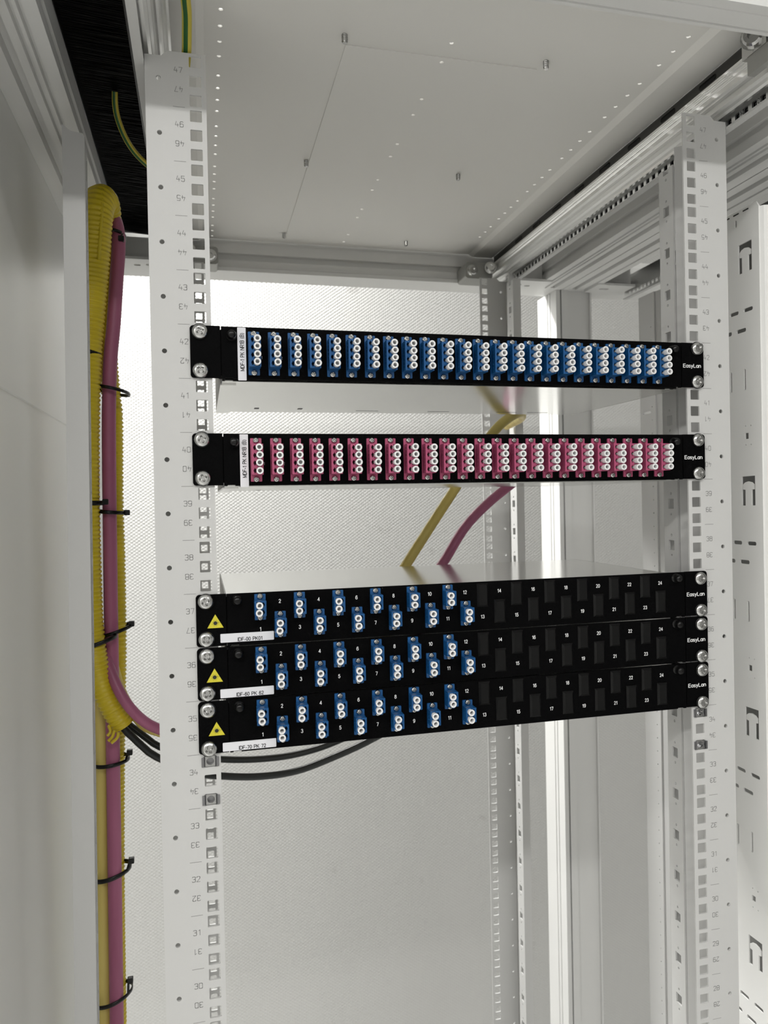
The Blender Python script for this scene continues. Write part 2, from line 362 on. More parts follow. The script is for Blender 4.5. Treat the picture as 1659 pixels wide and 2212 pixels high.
# aluminium depth rails that carry the 19 inch uprights
def depth_rail(s, xo, y0, y1, label):
    t = thing('depth_rail', label, 'mounting rail', (xo, 0, 0), 'aluminium depth rails under the roof')
    P = [(254, 2119), (254, 2117), (253.2, 2116.6), (253.2, 2115.6), (254, 2115), (253.2, 2114.2), (253.2, 2113.4), (254, 2112.8), (253.4, 2112), (253.0, 2111.2), (253.4, 2110.4), (253.4, 2108.6), (253.0, 2108.2), (253.4, 2107.6), (253.0, 2106.8), (253.5, 2105.8), (253.5, 2101), (251.2, 2100.2), (251.2, 2099.2), (253, 2098.6), (255, 2100), (257, 2102), (258.5, 2101), (259, 2099), (258.4, 2097), (259.2, 2093.4),
         (258, 2092.8), (258, 2091.8), (260, 2091.2), (262, 2092.6), (264, 2094.6), (266, 2094), (266.5, 2091), (269, 2089.6), (272, 2089.6), (272, 2095), (276, 2095), (276, 2119)]
    MB().prism([(s*x, z) for x, z in P], 'y', y0, y1).build('profile', 'alu', t)
    # perforated scale strip
    holes = []; y = y0+12
    while y < y1-16: holes.append([(y, 2083), (y+7, 2083), (y+7, 2088.5), (y, 2088.5)]); y += 12.5
    plate('scale_strip', [rect(y0, y1, 2080, 2096)]+holes, 'yz', s*276.2, s*278.2, 'alu', t)
    MB().box(min(s*272.5, s*280), max(s*272.5, s*280), y0, y1, 2078, 2080).build('strip_flange', 'powder', t)
    if xo == 0: MB().box(min(s*279, s*282), max(s*279, s*282), y0, y1, 2081, 2092).build('dark_backing', 'blackp', t)
    # dimensional figures along the strip
    if s == 1 and xo == 0:
        bm_ = []
        for k in range(7):
            yy = 80-25*k
            tm = text_mesh('%d%d' % ((8-k)//10, (8-k) % 10), 4.2, 'ink').copy()
            tm.transform(Matrix.Translation((0, 0, 0)) @ Matrix.Rotation(PI/2, 4, 'Z')); tm.transform(Matrix.Translation((275.9*S, (yy)*S, 2085.6*S))); bm_.append(tm)
        link('scale_figures', merge('scale_figures', bm_, 'ink'), t)
    return t
depth_rail(1, 0, -103, 640, 'ribbed aluminium depth rail with punched strip, above the right-hand numbered upright')
depth_rail(-1, 0, -103, 640, 'ribbed aluminium depth rail above the left-hand numbered upright')

# bracket clamps holding the depth rails to the cross bars
def bolt(p, c, d, r=8, l=6):
    o = MB().lathe([(0, r*1.25), (1.2, r*1.25), (1.2, r), (l*.7, r), (l, r*.8), (l, r*.42), (l*.55, r*.40)], c, d, 20, False).build('bolt', 'steel', p); return o
def clamp(x, y, s, label):
    t = thing('clamp_bracket', label, 'bracket', (x, y, 2090), 'clamp brackets at the ends of the depth rails')
    MB().prism(rrect(-24*1, 24, 0, 27, 5), 'y', 0, 44).build('body', 'cast', t)
    bolt(t, (-s*12, 0, 13), (0, -1, 0), 8, 7); bolt(t, (s*18, -8, 17), (-s*.25, -1, 0), 8, 9)
    return t
clamp(226, 598, 1, 'grey clamp bracket with two bolts at the rear right corner below the roof')
clamp(-226, 598, -1, 'grey clamp bracket with two bolts at the rear left corner, half behind the left upright')
t = thing('clamp_bracket', 'shiny bolt and clamp plate at the front end of the right depth rail', 'bracket', (251, -78, 2107), 'clamp brackets at the ends of the depth rails')
MB().box(-8, 0, -18, 14, 0, 26).build('body', 'steel', t)
MB().box(-7, 0, -20, 8, -16, 0).build('foot', 'cast', t)
bolt(t, (-8, -2, 13), (-1, -.8, -.1), 9, 7)

# ------------------------------------------------------------------ roof
rt = thing('roof_panel', 'light grey sheet metal rack roof seen from below with rows of pin holes', 'roof panel', (0, 0, 0))
holes = []
y = 7.0; seq = []
def rows(start, lo, hi):
    out = []; y = start; k = 0
    while y < hi:
        if y > lo: out.append(y)
        k += 1; y += 36.3 if k % 4 == 0 else 25
    return out
for y in rows(-53.5-111.3, -100, 560): holes.append(circ(212.4, y, 2.1, 10))
for y in rows(-84.5, -100, 645): holes.append(circ(-209.8, y, 2.1, 10))
for y in (31, 63, 137, 172.7, 247, 282.8, 357, 393, 467, 502, 581, 621): holes.append(circ(0, y, 2.1, 10))
sheet = plate('sheet', [rect(-224, 224, -104, 646)]+holes, 'xy', 2145, 2146.5, 'roof', rt)
for s in (-1, 1):
    MB().strip([(224, 2145), (231, 2141), (267, 2141), (267, 2143), (270, 2143)] if s == 1 else [(-270, 2143), (-267, 2143), (-267, 2141), (-231, 2141), (-224, 2145)], 'y', -104, 646, 1.5).build('edge_flange', 'roof', rt)
for s in (-1, 1): MB().box(*sorted((s*271, s*272.5)), -104, 646, 2120, 2145).build('edge_channel', 'darkgrey', rt)  # grey sheet coloured dark to imitate shade in the roof gap
# slots in the dark upright edge of the roof
for k in range(9):
    o = MB().prism(rrect(-60+k*72, -32+k*72, 2134.5, 2139.5, 2.4), 'x', 270.5, 270.95).build('edge_slot', 'blackp', rt)
c_me = plate_mesh([rect(-96, 96.5, 55, 612)]+[h for h in holes if abs(h[0][0]) < 10 and 60 < h[0][1] < 610], 'xy', 2144.0, 2144.9)
c_me.materials.clear(); c_me.materials.append(M['roof']); link('cover_plate', c_me, rt)
for x in (-99.7, 99.3):
    for y in (39.5, 318.3, 597):
        m = MB().lathe([(0, 2.6), (0.9, 3.0), (1.8, 2.6), (2.7, 3.0), (3.6, 2.6), (4.5, 3.0), (5.4, 2.6), (6.3, 3.0), (7.2, 2.6), (8.0, 2.2), (8.0, 0)], (x, y, 2145), (0, 0, -1), 12, False)
        m.build('stud', 'steel', rt)
# cable entries: brush strip on the left, plain plate on the right
t = thing('brush_strip', 'black brush strip filling the cable opening of the roof on the left', 'brush strip', (-313, 0, 2128))
MB().box(-31, 31, -104, 604, 4, 12).build('carrier', 'brush', t)
m = MB(); random.seed(3)
for k in range(429):
    yy = -102+k*1.64; z = random.uniform(-1.5, 2.5); dz = random.uniform(-2, 2); dy = random.uniform(-3, 3)
    m.add([(-30, yy, 3.5), (-30, yy+.7, 3.5), (30, yy+dy+.7, z+dz), (30, yy+dy, z+dz), (-30, yy, 4.3), (30, yy+dy, z+dz+.8)], [(0, 1, 2, 3), (0, 3, 5, 4), (1, 4, 5, 2)])
o = m.build('bristles', 'brush', t); o['kind'] = 'stuff'
o = plate('roof_side_plate', [rect(283, 345, -56, 645)], 'xy', 2128, 2130, 'roof'); tag(o, 'plain grey roof side plate between the right depth rail and the outer beam', 'roof plate')

# ================================================================== numbered uprights
DIG = {'0': [[(0, .2), (.2, 0), (.8, 0), (1, .2), (1, 1.6), (.8, 1.8), (.2, 1.8), (0, 1.6), (0, .2)]],
 '1': [[(.25, 1.5), (.62, 1.8), (.62, 0)]],
 '2': [[(0, 1.45), (.08, 1.7), (.25, 1.8), (.75, 1.8), (.93, 1.7), (1, 1.45), (.93, 1.15), (0, 0), (1, 0)]],
 '3': [[(0, 1.6), (.2, 1.8), (.8, 1.8), (1, 1.6), (1, 1.15), (.8, .95), (.35, .95)], [(.8, .95), (1, .75), (1, .2), (.8, 0), (.2, 0), (0, .2)]],
 '4': [[(.35, 1.8), (0, .6), (1, .6)], [(.75, 1.1), (.75, 0)]],
 '5': [[(.95, 1.8), (.08, 1.8), (0, 1.05), (.75, 1.1), (1, .9), (1, .2), (.8, 0), (.2, 0), (0, .2)]],
 '6': [[(.95, 1.65), (.8, 1.8), (.25, 1.8), (0, 1.5), (0, .2), (.2, 0), (.8, 0), (1, .2), (1, .85), (.8, 1.05), (.2, 1.05), (0, .85)]],
 '7': [[(0, 1.8), (1, 1.8), (.4, 0)]],
 '8': [[(.2, 1), (0, 1.2), (0, 1.6), (.2, 1.8), (.8, 1.8), (1, 1.6), (1, 1.2), (.8, 1), (.2, 1), (0, .8), (0, .2), (.2, 0), (.8, 0), (1, .2), (1, .8), (.8, 1)]],
 '9': [[(.05, .15), (.2, 0), (.75, 0), (1, .3), (1, 1.6), (.8, 1.8), (.2, 1.8), (0, 1.6), (0, .95), (.2, .75), (.8, .75), (1, .95)]]}
def stroke(m, pts, w_, y):
    for (x0, z0), (x1, z1) in zip(pts, pts[1:]):
        d = Vector((x1-x0, z1-z0)); L = d.length
        if L < 1e-6: continue
        d /= L; n = Vector((-d.y, d.x))*w_/2; e = d*w_*.4
        q = [(x0-e.x+n.x, z0-e.y+n.y), (x0-e.x-n.x, z0-e.y-n.y), (x1+e.x-n.x, z1+e.y-n.y), (x1+e.x+n.x, z1+e.y+n.y)]
        m.add([(a, y, b) for a, b in q], [(0, 1, 2, 3)])
def rail_marks(s, parent):
    m = MB(); xc = s*245.9 if s < 0 else s*246.3
    for n in range(20, 48):
        z0 = ub(n)
        if n < 47: stroke(m, [(xc-4.6, z0+U), (xc+4.6, z0+U)], .42, -.06)
        for flip, zc in ((1, z0+30.3), (-1, z0+14.5)):
            for k, ch in enumerate(str(n)):
                for pl in DIG[ch]:
                    pts = [((k*3.7-3.15+px*2.55)*flip+xc, (pz*2.4-2.15)*flip+zc) for px, pz in pl]
                    stroke(m, pts, .47, -.06)
    return m.build('unit_numbers', 'engrave', parent)
def upright(s, y, face, label, marks=False, group='19 inch uprights with square holes', xo=0):
    """face=-1: flange looks to the front; +1: to the rear"""
    t = thing('mounting_rail', label, 'mounting rail', (xo, y, 0), group)
    z0, z1 = 40, 2089.6
    def mx(p): return [(s*a, b) for a, b in p]
    outer = mx([(224, z0), (272, z0), (272, z1-4.5), (259, z1-4.5), (254.5, z1), (224, z1)])
    hs = []
    for n in range(14, 48):
        for h in HZ: hs.append(mx(rrect(227.8, 237.3, ub(n)+h-4.75, ub(n)+h+4.75, .6, 2)))
        hs.append(mx(circ(261.5, ub(n)+22.2, 2.0, 16)))
    plate('front_flange', [outer]+hs, 'xz', 0 if face < 0 else -2, 2 if face < 0 else 0, 'powder', t)
    f = -face
    # sheet folded back: outer side, slanted step, inner web with holes, return lip
    path = [(270, f*2.2), (270, f*42), (252.5, f*59)]
    MB().strip([(s*a, b) for a, b in path], 'z', z0, z1-6, 2*s*f*-1).build('side_web', 'powder', t)
    hs = []
    for n in range(14, 48):
        zc = ub(n)+22.2-2.0; hs.append(rect(*sorted((f*66.5, f*77)), zc-5.3, zc+5.3))
        for dz in (-10.8, 10.8): hs.append(circ(f*71.5, zc+dz, 1.5, 10))
    ya, yb = sorted((f*59, f*85))
    xa = s*250
    plate('inner_web', [rect(ya, yb, z0, z1-24)]+hs, 'yz', *sorted((xa, xa+s*2)), 'powder', t)
    MB().box(*sorted((s*252, s*263)), *sorted((f*83, f*85)), z0, z1-22).build('return_lip', 'powder', t)
    if marks: rail_marks(s, t)
    return t
upright(-1, 0, -1, 'front left numbered upright with square holes, beside the yellow and pink cables', True)
upright(1, 0, -1, 'front right numbered upright with square holes, in front of the slotted plate', True)
upright(1, 592, 1, 'rear right upright with square holes, seen through the rack below the roof corner', False)
upright(-1, 592, 1, 'rear left upright, glimpsed through the holes of the front left numbered upright', False)

# narrow upright beside the cables at the left, with slotted flange
t = thing('cable_upright', 'plain narrow grey upright left of the corrugated yellow conduit', 'upright', (0, 100, 0))
def lean(x, z): return (x-(2060-z)*7/800, z)
plate('face', [[lean(*p) for p in ((-350, 40), (-331, 40), (-331, 2056), (-332.5, 2059), (-343, 2060.5), (-350, 2066))]], 'xz', 0, 2, 'powder', t)
fl = MB(); zs = [40]+[z for k in range(41) for z in (900+k*28, 920+k*28)]+[2050]
for i in range(len(zs)-1):
    a_, b_ = zs[i], zs[i+1]
    for y0, y1 in (((2, 18),) if i % 2 == 0 else ((2, 9), (15, 18))):
        q = [lean(-333, a_), lean(-331, a_), lean(-331, b_), lean(-333, b_)]; fl.prism(q, 'y', y0, y1)
fl.build('slotted_flange', 'powder', t)
# slotted cable plate on the right
t = thing('slotted_plate', 'grey cable plate with T-shaped cut-outs and slots behind the right numbered upright', 'cable plate', (337, 0, 0))
def ov(y0, y1, z0, z1, r): return rrect(y0, y1, z0, z1, r, 4)
hs = []; ztop = 1989.7
for k in range(5):
    z = ztop-k*252
    hs.append([(48, z), (70, z-.5), (70, z-32.2), (64, z-32.2), (64, z-15), (68, z-14.6), (68, z-9.5), (64.5, z-7), (59.5, z-6), (54, z-7), (50.5, z-9.5), (50.5, z-14.6), (54, z-15), (54, z-32), (48, z-32)][::1])
    for (a, b, c, d) in ((47.5, 62.5, -75.2, -71), (71, 86, -75.2, -71), (59, 75, -96, -91.6), (83, 99, -96, -91.6), (107, 122, -96, -91.6)): hs.append(ov(a, b, z+c, z+d, 2))
    hs.append(ov(60.5, 63.5, z-159, z-136, 1.4)); hs.append(ov(84, 87, z-159, z-136, 1.4))
    hs.append(rect(57.5, 63.5, z-212, z-205.5))
    for a in (53.5, 62): hs.append(circ(a, z-198, .9, 8)); hs.append(circ(a, z-218.5, .9, 8))
hs.append(ov(72, 75.5, 2010, 2018, 1.6))
plate('panel', [[(36, 40), (185, 40), (185, 2027), (40, 2027), (36, 2021)]]+hs, 'yz', 0, 1.6, 'plate', t)
MB().strip([(1, 37), (4, 33), (10, 31), (44, 31)], 'z', 40, 2021, 1.6).build('front_flange', 'plate', t)
for y in (52, 68, 84): MB().box(-.4, .1, y, y+9, 2023, 2024.4).build('edge_slot', 'ink', t)

o = MB().box(396, 398, -100, 318, 40, 2032).build('shade_backing', 'shadegrey'); tag(o, 'dark grey sheet added behind the slotted plate so its cut-outs look shaded', 'shade backing')  # added sheet; its dark colour stands in for shade behind the cut-outs
# side panel of the rack at the left
t = thing('rack_side_wall', 'smooth light grey side wall of the rack at the left edge with a horizontal rib', 'side wall', (-401.7, 0, 0))
MB().box(-3, 1.5, -105, 700, 0, 2150).build('sheet', 'side', t)
MB().prism([(1.5, 1822), (1.5, 1829), (3, 1828), (3, 1823)], 'y', -105, 700).build('rib', 'side', t)

# ================================================================== neighbouring rack on the right
nb = thing('rack_frame', 'frame of the neighbouring rack seen at the right behind the slotted plate', 'rack frame', (800, 0, 0))
P = [(-345, 2092), (-356, 2092), (-357, 2096), (-359, 2096), (-360, 2092), (-374, 2092), (-375, 2101), (-383, 2101), (-384, 2092), (-398, 2092), (-398, 2150), (-345, 2150)]
MB().prism(P, 'y', -105, 645).build('side_beam', 'frame', nb)
Q = [(-399, 648), (-386, 648), (-386, 655), (-342, 655), (-342, 650), (-339, 650), (-339, 715), (-399, 715)]
MB().prism(Q, 'z', 0, 2093).build('corner_post', 'frame', nb)
MB().prism([(645, 2139), (645, 2123), (652, 2122), (652, 2113), (645, 2112), (645, 2101), (641, 2099), (641, 2093), (700, 2093), (700, 2150), (648, 2150)], 'x', -398, 400).build('rear_cross_bar', 'frame', nb)
plate('corner_block', [rect(-356, -284, 590, 645), rrect(-340, -322, 612, 622, 4)], 'xy', 2089, 2093, 'frame', nb)
MB().box(-345, -284, 606, 645, 2093, 2127).build('corner_block', 'frame', nb)
depth_rail(-1, 800, -60, 640, 'aluminium depth rail of the neighbouring rack at the right')
t = thing('brush_strip', 'dark brush strip in the roof of the neighbouring rack at the right', 'brush strip', (487, 0, 2128))
MB().box(-31, 31, -104, 640, 0, 12).build('carrier', 'brush', t)
t = thing('slotted_plate', 'grey plate with round, oval and slotted holes standing at the rear between the two racks', 'cable plate', (400, 0, 0))
hs = [circ(365, 1905.5, 3.6, 12), ov(360, 371, 1863, 1875, 4.6), ov(354.5, 376, 1838, 1841.5, 1.6)]
hs += [circ(351.5, z, 1.1, 8) for z in [1905-19.3*i for i in range(-3, 52)]]
plate('panel', [rect(342, 384, 40, 2012)]+hs, 'yz', 0, 2, 'powder', t)
MB().strip([(2, 342), (5, 326), (6, 320)], 'z', 40, 2012, 1.6).build('front_flange', 'powder', t)
for z in (1590, 1572, 1554, 1536): MB().prism(rrect(331, 336, z, z+8, 1.2), 'x', 2.2, 2.9).build('slot', 'darkgrey', t)
for x in (4.5, 35): MB().lathe([(0, 3), (22, 3)], (x, 644, 1815), (0, 0, 1), 12).build('hinge_pin', 'bronze', nb)
# ================================================================== hardware
def pan_screw_mesh(R=6.2):
    m = MB()
    # domed head with a cross recess: built as a fan of quads pushed in at the cross
    rings = [(0, R), (-.9, R), (-1.6, R*.94), (-2.3, R*.80), (-2.75, R*.62)]
    n = 32; vs = []; fs = []
    for y, r in rings:
        for k in range(n): a = 2*PI*k/n; vs.append((r*math.cos(a), y, r*math.sin(a)))
    for i in range(len(rings)-1):
        for k in range(n): fs.append((i*n+k, i*n+(k+1) % n, (i+1)*n+(k+1) % n, (i+1)*n+k))
    m.add(vs, fs, True)
    # centre: star outline (cross) then sunk floor
    def star(k): a = 2*PI*k/n; c = abs(math.cos(2*a)); return R*(.20+.36*c**1.3)
    vs = []; fs = []
    for k in range(n): a = 2*PI*k/n; vs.append((R*.62*math.cos(a), -2.75, R*.62*math.sin(a)))
    for k in range(n): a = 2*PI*k/n; r = star(k); vs.append((r*math.cos(a), -2.8, r*math.sin(a)))
    for k in range(n): a = 2*PI*k/n; r = star(k)*.6; vs.append((r*math.cos(a), -1.3, r*math.sin(a)))
    for k in range(n): fs += [(k, (k+1) % n, n+(k+1) % n, n+k), (n+k, n+(k+1) % n, 2*n+(k+1) % n, 2*n+k)]
    fs.append(tuple(range(2*n, 3*n))); m.add(vs, fs, False)
    return m
SCREW = as_mesh(pan_screw_mesh(), 'screw_head', 'steel')
WASHER = as_mesh(MB().lathe([(0, 6.6), (1.0, 6.7), (1.6, 6.5), (1.6, 5.8)], (0, 0, 0), (0, -1, 0), 32), 'plastic_washer', 'blackp')
SMALL = as_mesh(pan_screw_mesh(2.6), 'small_screw', 'steel')
for v in SMALL.vertices: v.co.y *= .62
# dust cap: hollow tapered sleeve
CAP = as_mesh(MB().lathe([(-4, 1.8), (0, 2.2), (9.0, 2.6), (12.4, 2.95), (12.7, 2.8), (12.7, 1.75), (12.5, 1.6), (6, 1.45), (6, 0)], (0, 0, 0), (0, -1, 0), 22, False), 'dust_cap', 'cap')
for p in CAP.polygons: p.use_smooth = True
try:
    CAP.set_sharp_from_angle(angle=0.6)
except Exception: pass
def adapter_body(ports, side, matname):
    """flanged fibre adapter; origin at its centre, caps offset to +x*side"""
    n = ports; pitch = 6.33; half = n*pitch/2+.05; fl = half+5.4 if n == 4 else half+4.5
    m = MB(); m.prism(rrect(-4.6, 4.6, -fl, fl, .5, 2), 'y', -1.7, 0)
    m.box(-4.4+.3*side, 4.4+.3*side, -2.6, -1.7, -half, half)
    a = as_mesh(m, 'tmp', matname)
    hs = []
    for k in range(n):
        z = (k-(n-1)/2)*pitch; q = [(3.4, 2.5), (-.6, 2.5), (-.6, 1.2), (-1.6, 1.2), (-1.6, 2.0), (-2.7, 2.0), (-2.7, 1.0), (-3.3, 1.0), (-3.3, -1.0), (-2.7, -1.0), (-2.7, -2.0), (-1.6, -2.0), (-1.6, -1.2), (-.6, -1.2), (-.6, -2.5), (3.4, -2.5)]
        hs.append([(side*(x+.35), z+zz) for x, zz in q])
    x0, x1 = sorted((side*-4.3, side*5.1))
    FR = -13.0 if n == 4 else -13.2
    b = plate_mesh([rrect(x0, x1, -half, half, .25, 2)]+hs, 'xz', FR, -2.6)
    me = merge('adapter', [a, b], matname)
    # side ribs with small notches
    r = MB()
    for k in range(n):
        z = (k-(n-1)/2)*pitch
        for dz in (-1.6, 1.6): r.box(x0-.25, x0+.1, -8.2, -7.4, z+dz-.35, z+dz+.35)
    return merge('adapter', [me, as_mesh(r, 'tmp', matname)], matname)
AD4 = {c: adapter_body(4, 1, c) for c in ('blue', 'magenta')}
AD2 = adapter_body(2, -1, 'blue')
def adapter(panel, x, z, ports, side, me, yf, num=None):
    o = link('adapter', me, panel, (x, yf, z)); pitch = 6.33
    half = ports*pitch/2
    for k in range(ports):
        c = link('dust_cap', CAP, o, (side*1.7, -7.3 if ports == 4 else -5.4, (k-(ports-1)/2)*pitch))
        c.rotation_euler = (random.uniform(-.02, .02), 0, random.uniform(-.03, .03))
    d = 16.2 if ports == 4 else 8.8
    for s in (1, -1):
        c = link('adapter_screw', SMALL, o, (0 if ports == 4 else 0, -1.7, s*d)); c.rotation_euler = (0, random.uniform(0, 1.5), 0)
    return o
BL = MB(); BL.box(-5.4, 5.4, -2.2, 0, -10.6, 10.6, 1.7); BLANK = as_mesh(BL, 'blank_cover', 'blank')
KNOB = as_mesh(MB().lathe([(0, 4.6), (.8, 4.6), (1, 3.9), (6, 3.7), (7.4, 3.2), (8.2, 2.2), (8.5, .8), (8.5, 0)], (0, 0, 0), (0, -1, 0), 24), 'push_button', 'blackp')
def ear(panel, s, z0):
    a, b = 217.1, 241.3
    outl = [(s*x, z) for x, z in [(a, .5), (b-2.5, .5), (b-1, 1), (b, 2.6), (b, 41.3), (b-1, 42.9), (b-2.5, 43.6), (a, 43.6)]]
    m = MB().prism(outl, 'y', -2, 0)
    m.box(*sorted((s*214.0, s*218.4)), 0, 20, 3, 41)          # folded back beside the tray
    return m.build('ear', 'black', panel)
def label_part(panel, name, x0, x1, z0, z1, txt, rot, h, dx=0, dz=0, squeeze=.9):
    o = MB().prism(rrect(x0, x1, z0, z1, .5, 2), 'y', -2.45, -2.05).build(name, 'label', panel)
    c = link('writing', text_mesh(txt, h, 'ink', rot, .19, squeeze), o, ((x0+x1)/2+dx, -2.5, (z0+z1)/2+dz)); return o
def patch_panel(n, label, kind, text, dtri=(0, 0), screws=None, sh=(0, 0)):
    t = thing('patch_panel', label, 'patch panel', (0, -.3, ub(n)), 'black fibre patch panels in the rack')
    # face plate with a folded edge
    body = MB().prism([(-216.3, 0), (-213.5, 0), (-213.5, .8), (-207, .8), (-207, 0), (207, 0), (207, .8), (213.5, .8), (213.5, 0), (216.3, 0), (216.3, 43.4), (-216.3, 43.4)], 'y', -2, 0)
    body.build('front_plate', 'black', t)
    for s in (-1, 1): ear(t, s, 0)
    # sheet metal tray behind
    tr = MB()
    D = 236
    zb, zt = (-1.0, 40.5) if n >= 40 else (1.0, 40.0)
    tr.box(-216, 216, 6, D, zb, zt)
    if n >= 40: tr.box(-217.2, -204, 20, D+2, zb-1.2, zb)
    tr.build('tray', 'zinc', t)
    for sx in (-1, 1): MB().box(*sorted((sx*216, sx*217.2)), 20, D, zb, zt).build('tray_side', 'powder', t)
    if n >= 40:
        for x in (-175, -128):
            MB().box(x-2.5, x+2.5, 196, 206, zb-.15, zb).build('tray_hole', 'ink', t)
        for x in (-50, 35, 120, 160): MB().box(x-13, x+13, 214, 215.6, zb-.12, zb).build('tray_slot', 'ink', t)
    sc = screws or [(-1, 38.4), (-1, 6.5), (1, 38.0), (1, 5.8)]
    for s, z in sc:
        w_ = link('mounting_screw', WASHER, t, (s*233.4, -2, z)); h = link('screw_head', SCREW, w_, (random.uniform(-.3, .3), -1, 0)); h.rotation_euler = (random.uniform(-.05, .05), random.uniform(0, 1.5), 0)
    for x in (-208, 206.5): link('push_button', KNOB, t, (x, -2, 36 if n >= 40 else 38))
    link('brand_name', text_mesh('EasyLan', 3.3, 'white', 0, .17, 1.18), t, (228.4, -2.1, 21.4))
    if kind in ('blue', 'magenta'):
        label_part(t, 'label_strip', -203.2, -196.3, -1.2, 42.8, text, PI/2, 3.0, .2, 1.6, .86)
        for i in range(24):
            x = -190+16.5*i
            adapter(t, x, 21.3, 4, 1, AD4[kind], -2)
            link('port_number', text_mesh(str(i+1), 2.3, 'greyprint', 0, .12), t, (x+6.6+(.6 if i > 8 else 0), -2.1, 18.2))
    else:
        label_part(t, 'label_strip', -222.2+sh[0], -178.3+sh[0], 2.9+sh[1], 10.2+sh[1], text, 0, 2.8, 2.2, -1.6, .96)
        w0 = MB().prism([(-232.5+dtri[0], 15.7+dtri[1]), (-219.4+dtri[0], 15.7+dtri[1]), (-226+dtri[0], 27+dtri[1])], 'y', -2.3, -2.05).build('warning_label', 'warn', t)
        m = MB(); cx, cz = -226+dtri[0], 19.7+dtri[1]
        m.add([(cx+1.6*math.cos(2*PI*k/20), -2.36, cz+1.6*math.sin(2*PI*k/20)) for k in range(20)], [tuple(range(20))])
        for k in range(16):
            a = 2*PI*k/16; r1 = 2.9 if k % 2 else 2.4
            stroke(m, [(cx+1.9*math.cos(a), cz+1.9*math.sin(a)), (cx+r1*math.cos(a), cz+r1*math.sin(a))], .18, -2.36)
        stroke(m, [(cx+1.5, cz+.3), (cx+4.4, cz+.3)], .2, -2.36)
        m.build('laser_symbol', 'ink', w0)
        for i in range(24):
            x = -189.3+16.47*i; up = i % 2 == 0
            zc = 31.4 if up else 16.1
            if i < 12: adapter(t, x, zc, 2, -1, AD2, -2)
            else: link('blank_cover', BLANK, t, (x+.2, -2, zc))
            link('port_number', text_mesh(str(i+1), 3.0, 'white', 0, .16, .95), t, (x, -2.1, 12.6-i*.06 if up else 35.4-i*.06))
    return t
patch_panel(42, 'topmost black patch panel with a row of 24 blue adapters and white caps', 'blue', 'MDF-1 PK NR1B (B)')
patch_panel(40, 'black patch panel with a row of 24 magenta adapters and white caps', 'magenta', 'MDF-1 PK NR1B (B)')
patch_panel(37, 'black patch panel labelled IDF-00 PK01, uppermost of the three stacked ones', 'stag', 'IDF-00 PK01', (0, 0), [(-1, 37.9), (-1, 6.7), (1, 36.6), (1, 5.6)], (0, .2))
patch_panel(36, 'black patch panel labelled IDF-60 PK 62, middle of the three stacked ones', 'stag', 'IDF-60 PK 62', (-1.5, -.4), [(-1, 37.2), (-1, 6.3), (1, 36.4), (1, 5.2)], (-1, -1.4))
patch_panel(35, 'black patch panel labelled IDF-70 PK 72, lowest of the three stacked ones', 'stag', 'IDF-70 PK 72', (-.8, -.4), [(-1, 36.9), (-1, 5.0), (1, 36), (1, 4.4)], (0, -1.6))

# cage nuts in the empty unit below the panels
def cage_nut(x, z, label):
    t = thing('cage_nut', label, 'cage nut', (x, 0, z), 'cage nuts in unit 34')
    m = MB(); m.strip([(-5.2, 5), (-5.2, -.6), (-4, -1.3), (-3.3, 5)], 'z', -4.4, 4.4, .6); m.strip([(3.3, 5), (4, -1.3), (5.2, -.6), (5.2, 5)], 'z', -4.4, 4.4, .6)
    m.box(-7, -5, -1.6, 1.6, -4, 3.6); m.box(5, 7, -1.6, 1.6, -4, 3.6)
    m.box(-4.6, 4.6, 5, 5.8, -6, 6)
    m.build('cage', 'nutmetal', t)
    plate('nut', [rrect(-4.3, 4.3, -4.3, 4.3, 1), circ(0, 0, 3.1, 24)], 'xz', .2, 4.6, 'steel', t)
    return t
cage_nut(-232.55, ub(34)+38.1, 'zinc cage nut in the left upright directly under the lowest patch panel')
cage_nut(-232.55, ub(34)+6.35, 'zinc cage nut in the left upright at the lower end of unit 34')
cage_nut(232.55, ub(34)+38.1, 'zinc cage nut in the right upright directly under the lowest patch panel')
cage_nut(232.55, ub(34)+6.35, 'zinc cage nut in the right upright at the lower end of unit 34')

# ================================================================== cables
def tube(name, pts, r, m, label, cat, group=None, step=6, seg=18):
    o = MB().sweep(spline(pts, step), r, seg).build(name, m); return tag(o, label, cat, group)
def corrugate(base, pitch=4.7, depth=1.9):
    def f(a):
        ph = (a/pitch) % 1
        return base(a)+depth*(.5+.5*math.cos(2*PI*ph))**.6-depth*.5
    return f
path = spline([(-331, 266, 1962), (-330, 264, 2005), (-329.5, 250, 2038), (-331.5, 234, 2047), (-335, 222, 2030), (-338.5, 222, 1990), (-341, 224, 1962), (-345, 226, 1920), (-348, 226, 1883), (-350.8, 228, 1814), (-351.8, 228, 1722), (-351.5, 228, 1630), (-350, 228, 1580), (-345, 228, 1540), (-338, 230, 1514), (-329, 232, 1494), (-322, 234, 1481)], 1.0)
o = MB().sweep(path, corrugate(lambda a: 10+5.6*min(1, max(0, (a-20)/60))-4.2*min(1, max(0, (a-150)/260))), 26, False).build('corrugated_conduit', 'conduit')
tag(o, 'thick yellow corrugated conduit looping down at the left and ending frayed above the black cables', 'conduit')
seam = MB()
sp = spline([(-329, 233, 2062), (-329.5, 220, 2055), (-328.5, 209.5, 2035), (-330, 207, 2010), (-333, 207.5, 1975)], 2)
seam.sweep(sp, corrugate(lambda a: 1.5, 4.7, .9), 10).build('seam_lip', 'conduit', o)
fr_ = MB()
for (a, b, c) in (((-336, 226, 1484), (-334, 223, 1478), (-337, 221, 1474)), ((-330, 222, 1479), (-332, 220, 1473), (-336, 219, 1469)), ((-326, 221, 1477), (-327, 219, 1472), (-333, 218, 1467))):
    fr_.sweep(spline([a, b, c], 1.5), 1.7, 8)
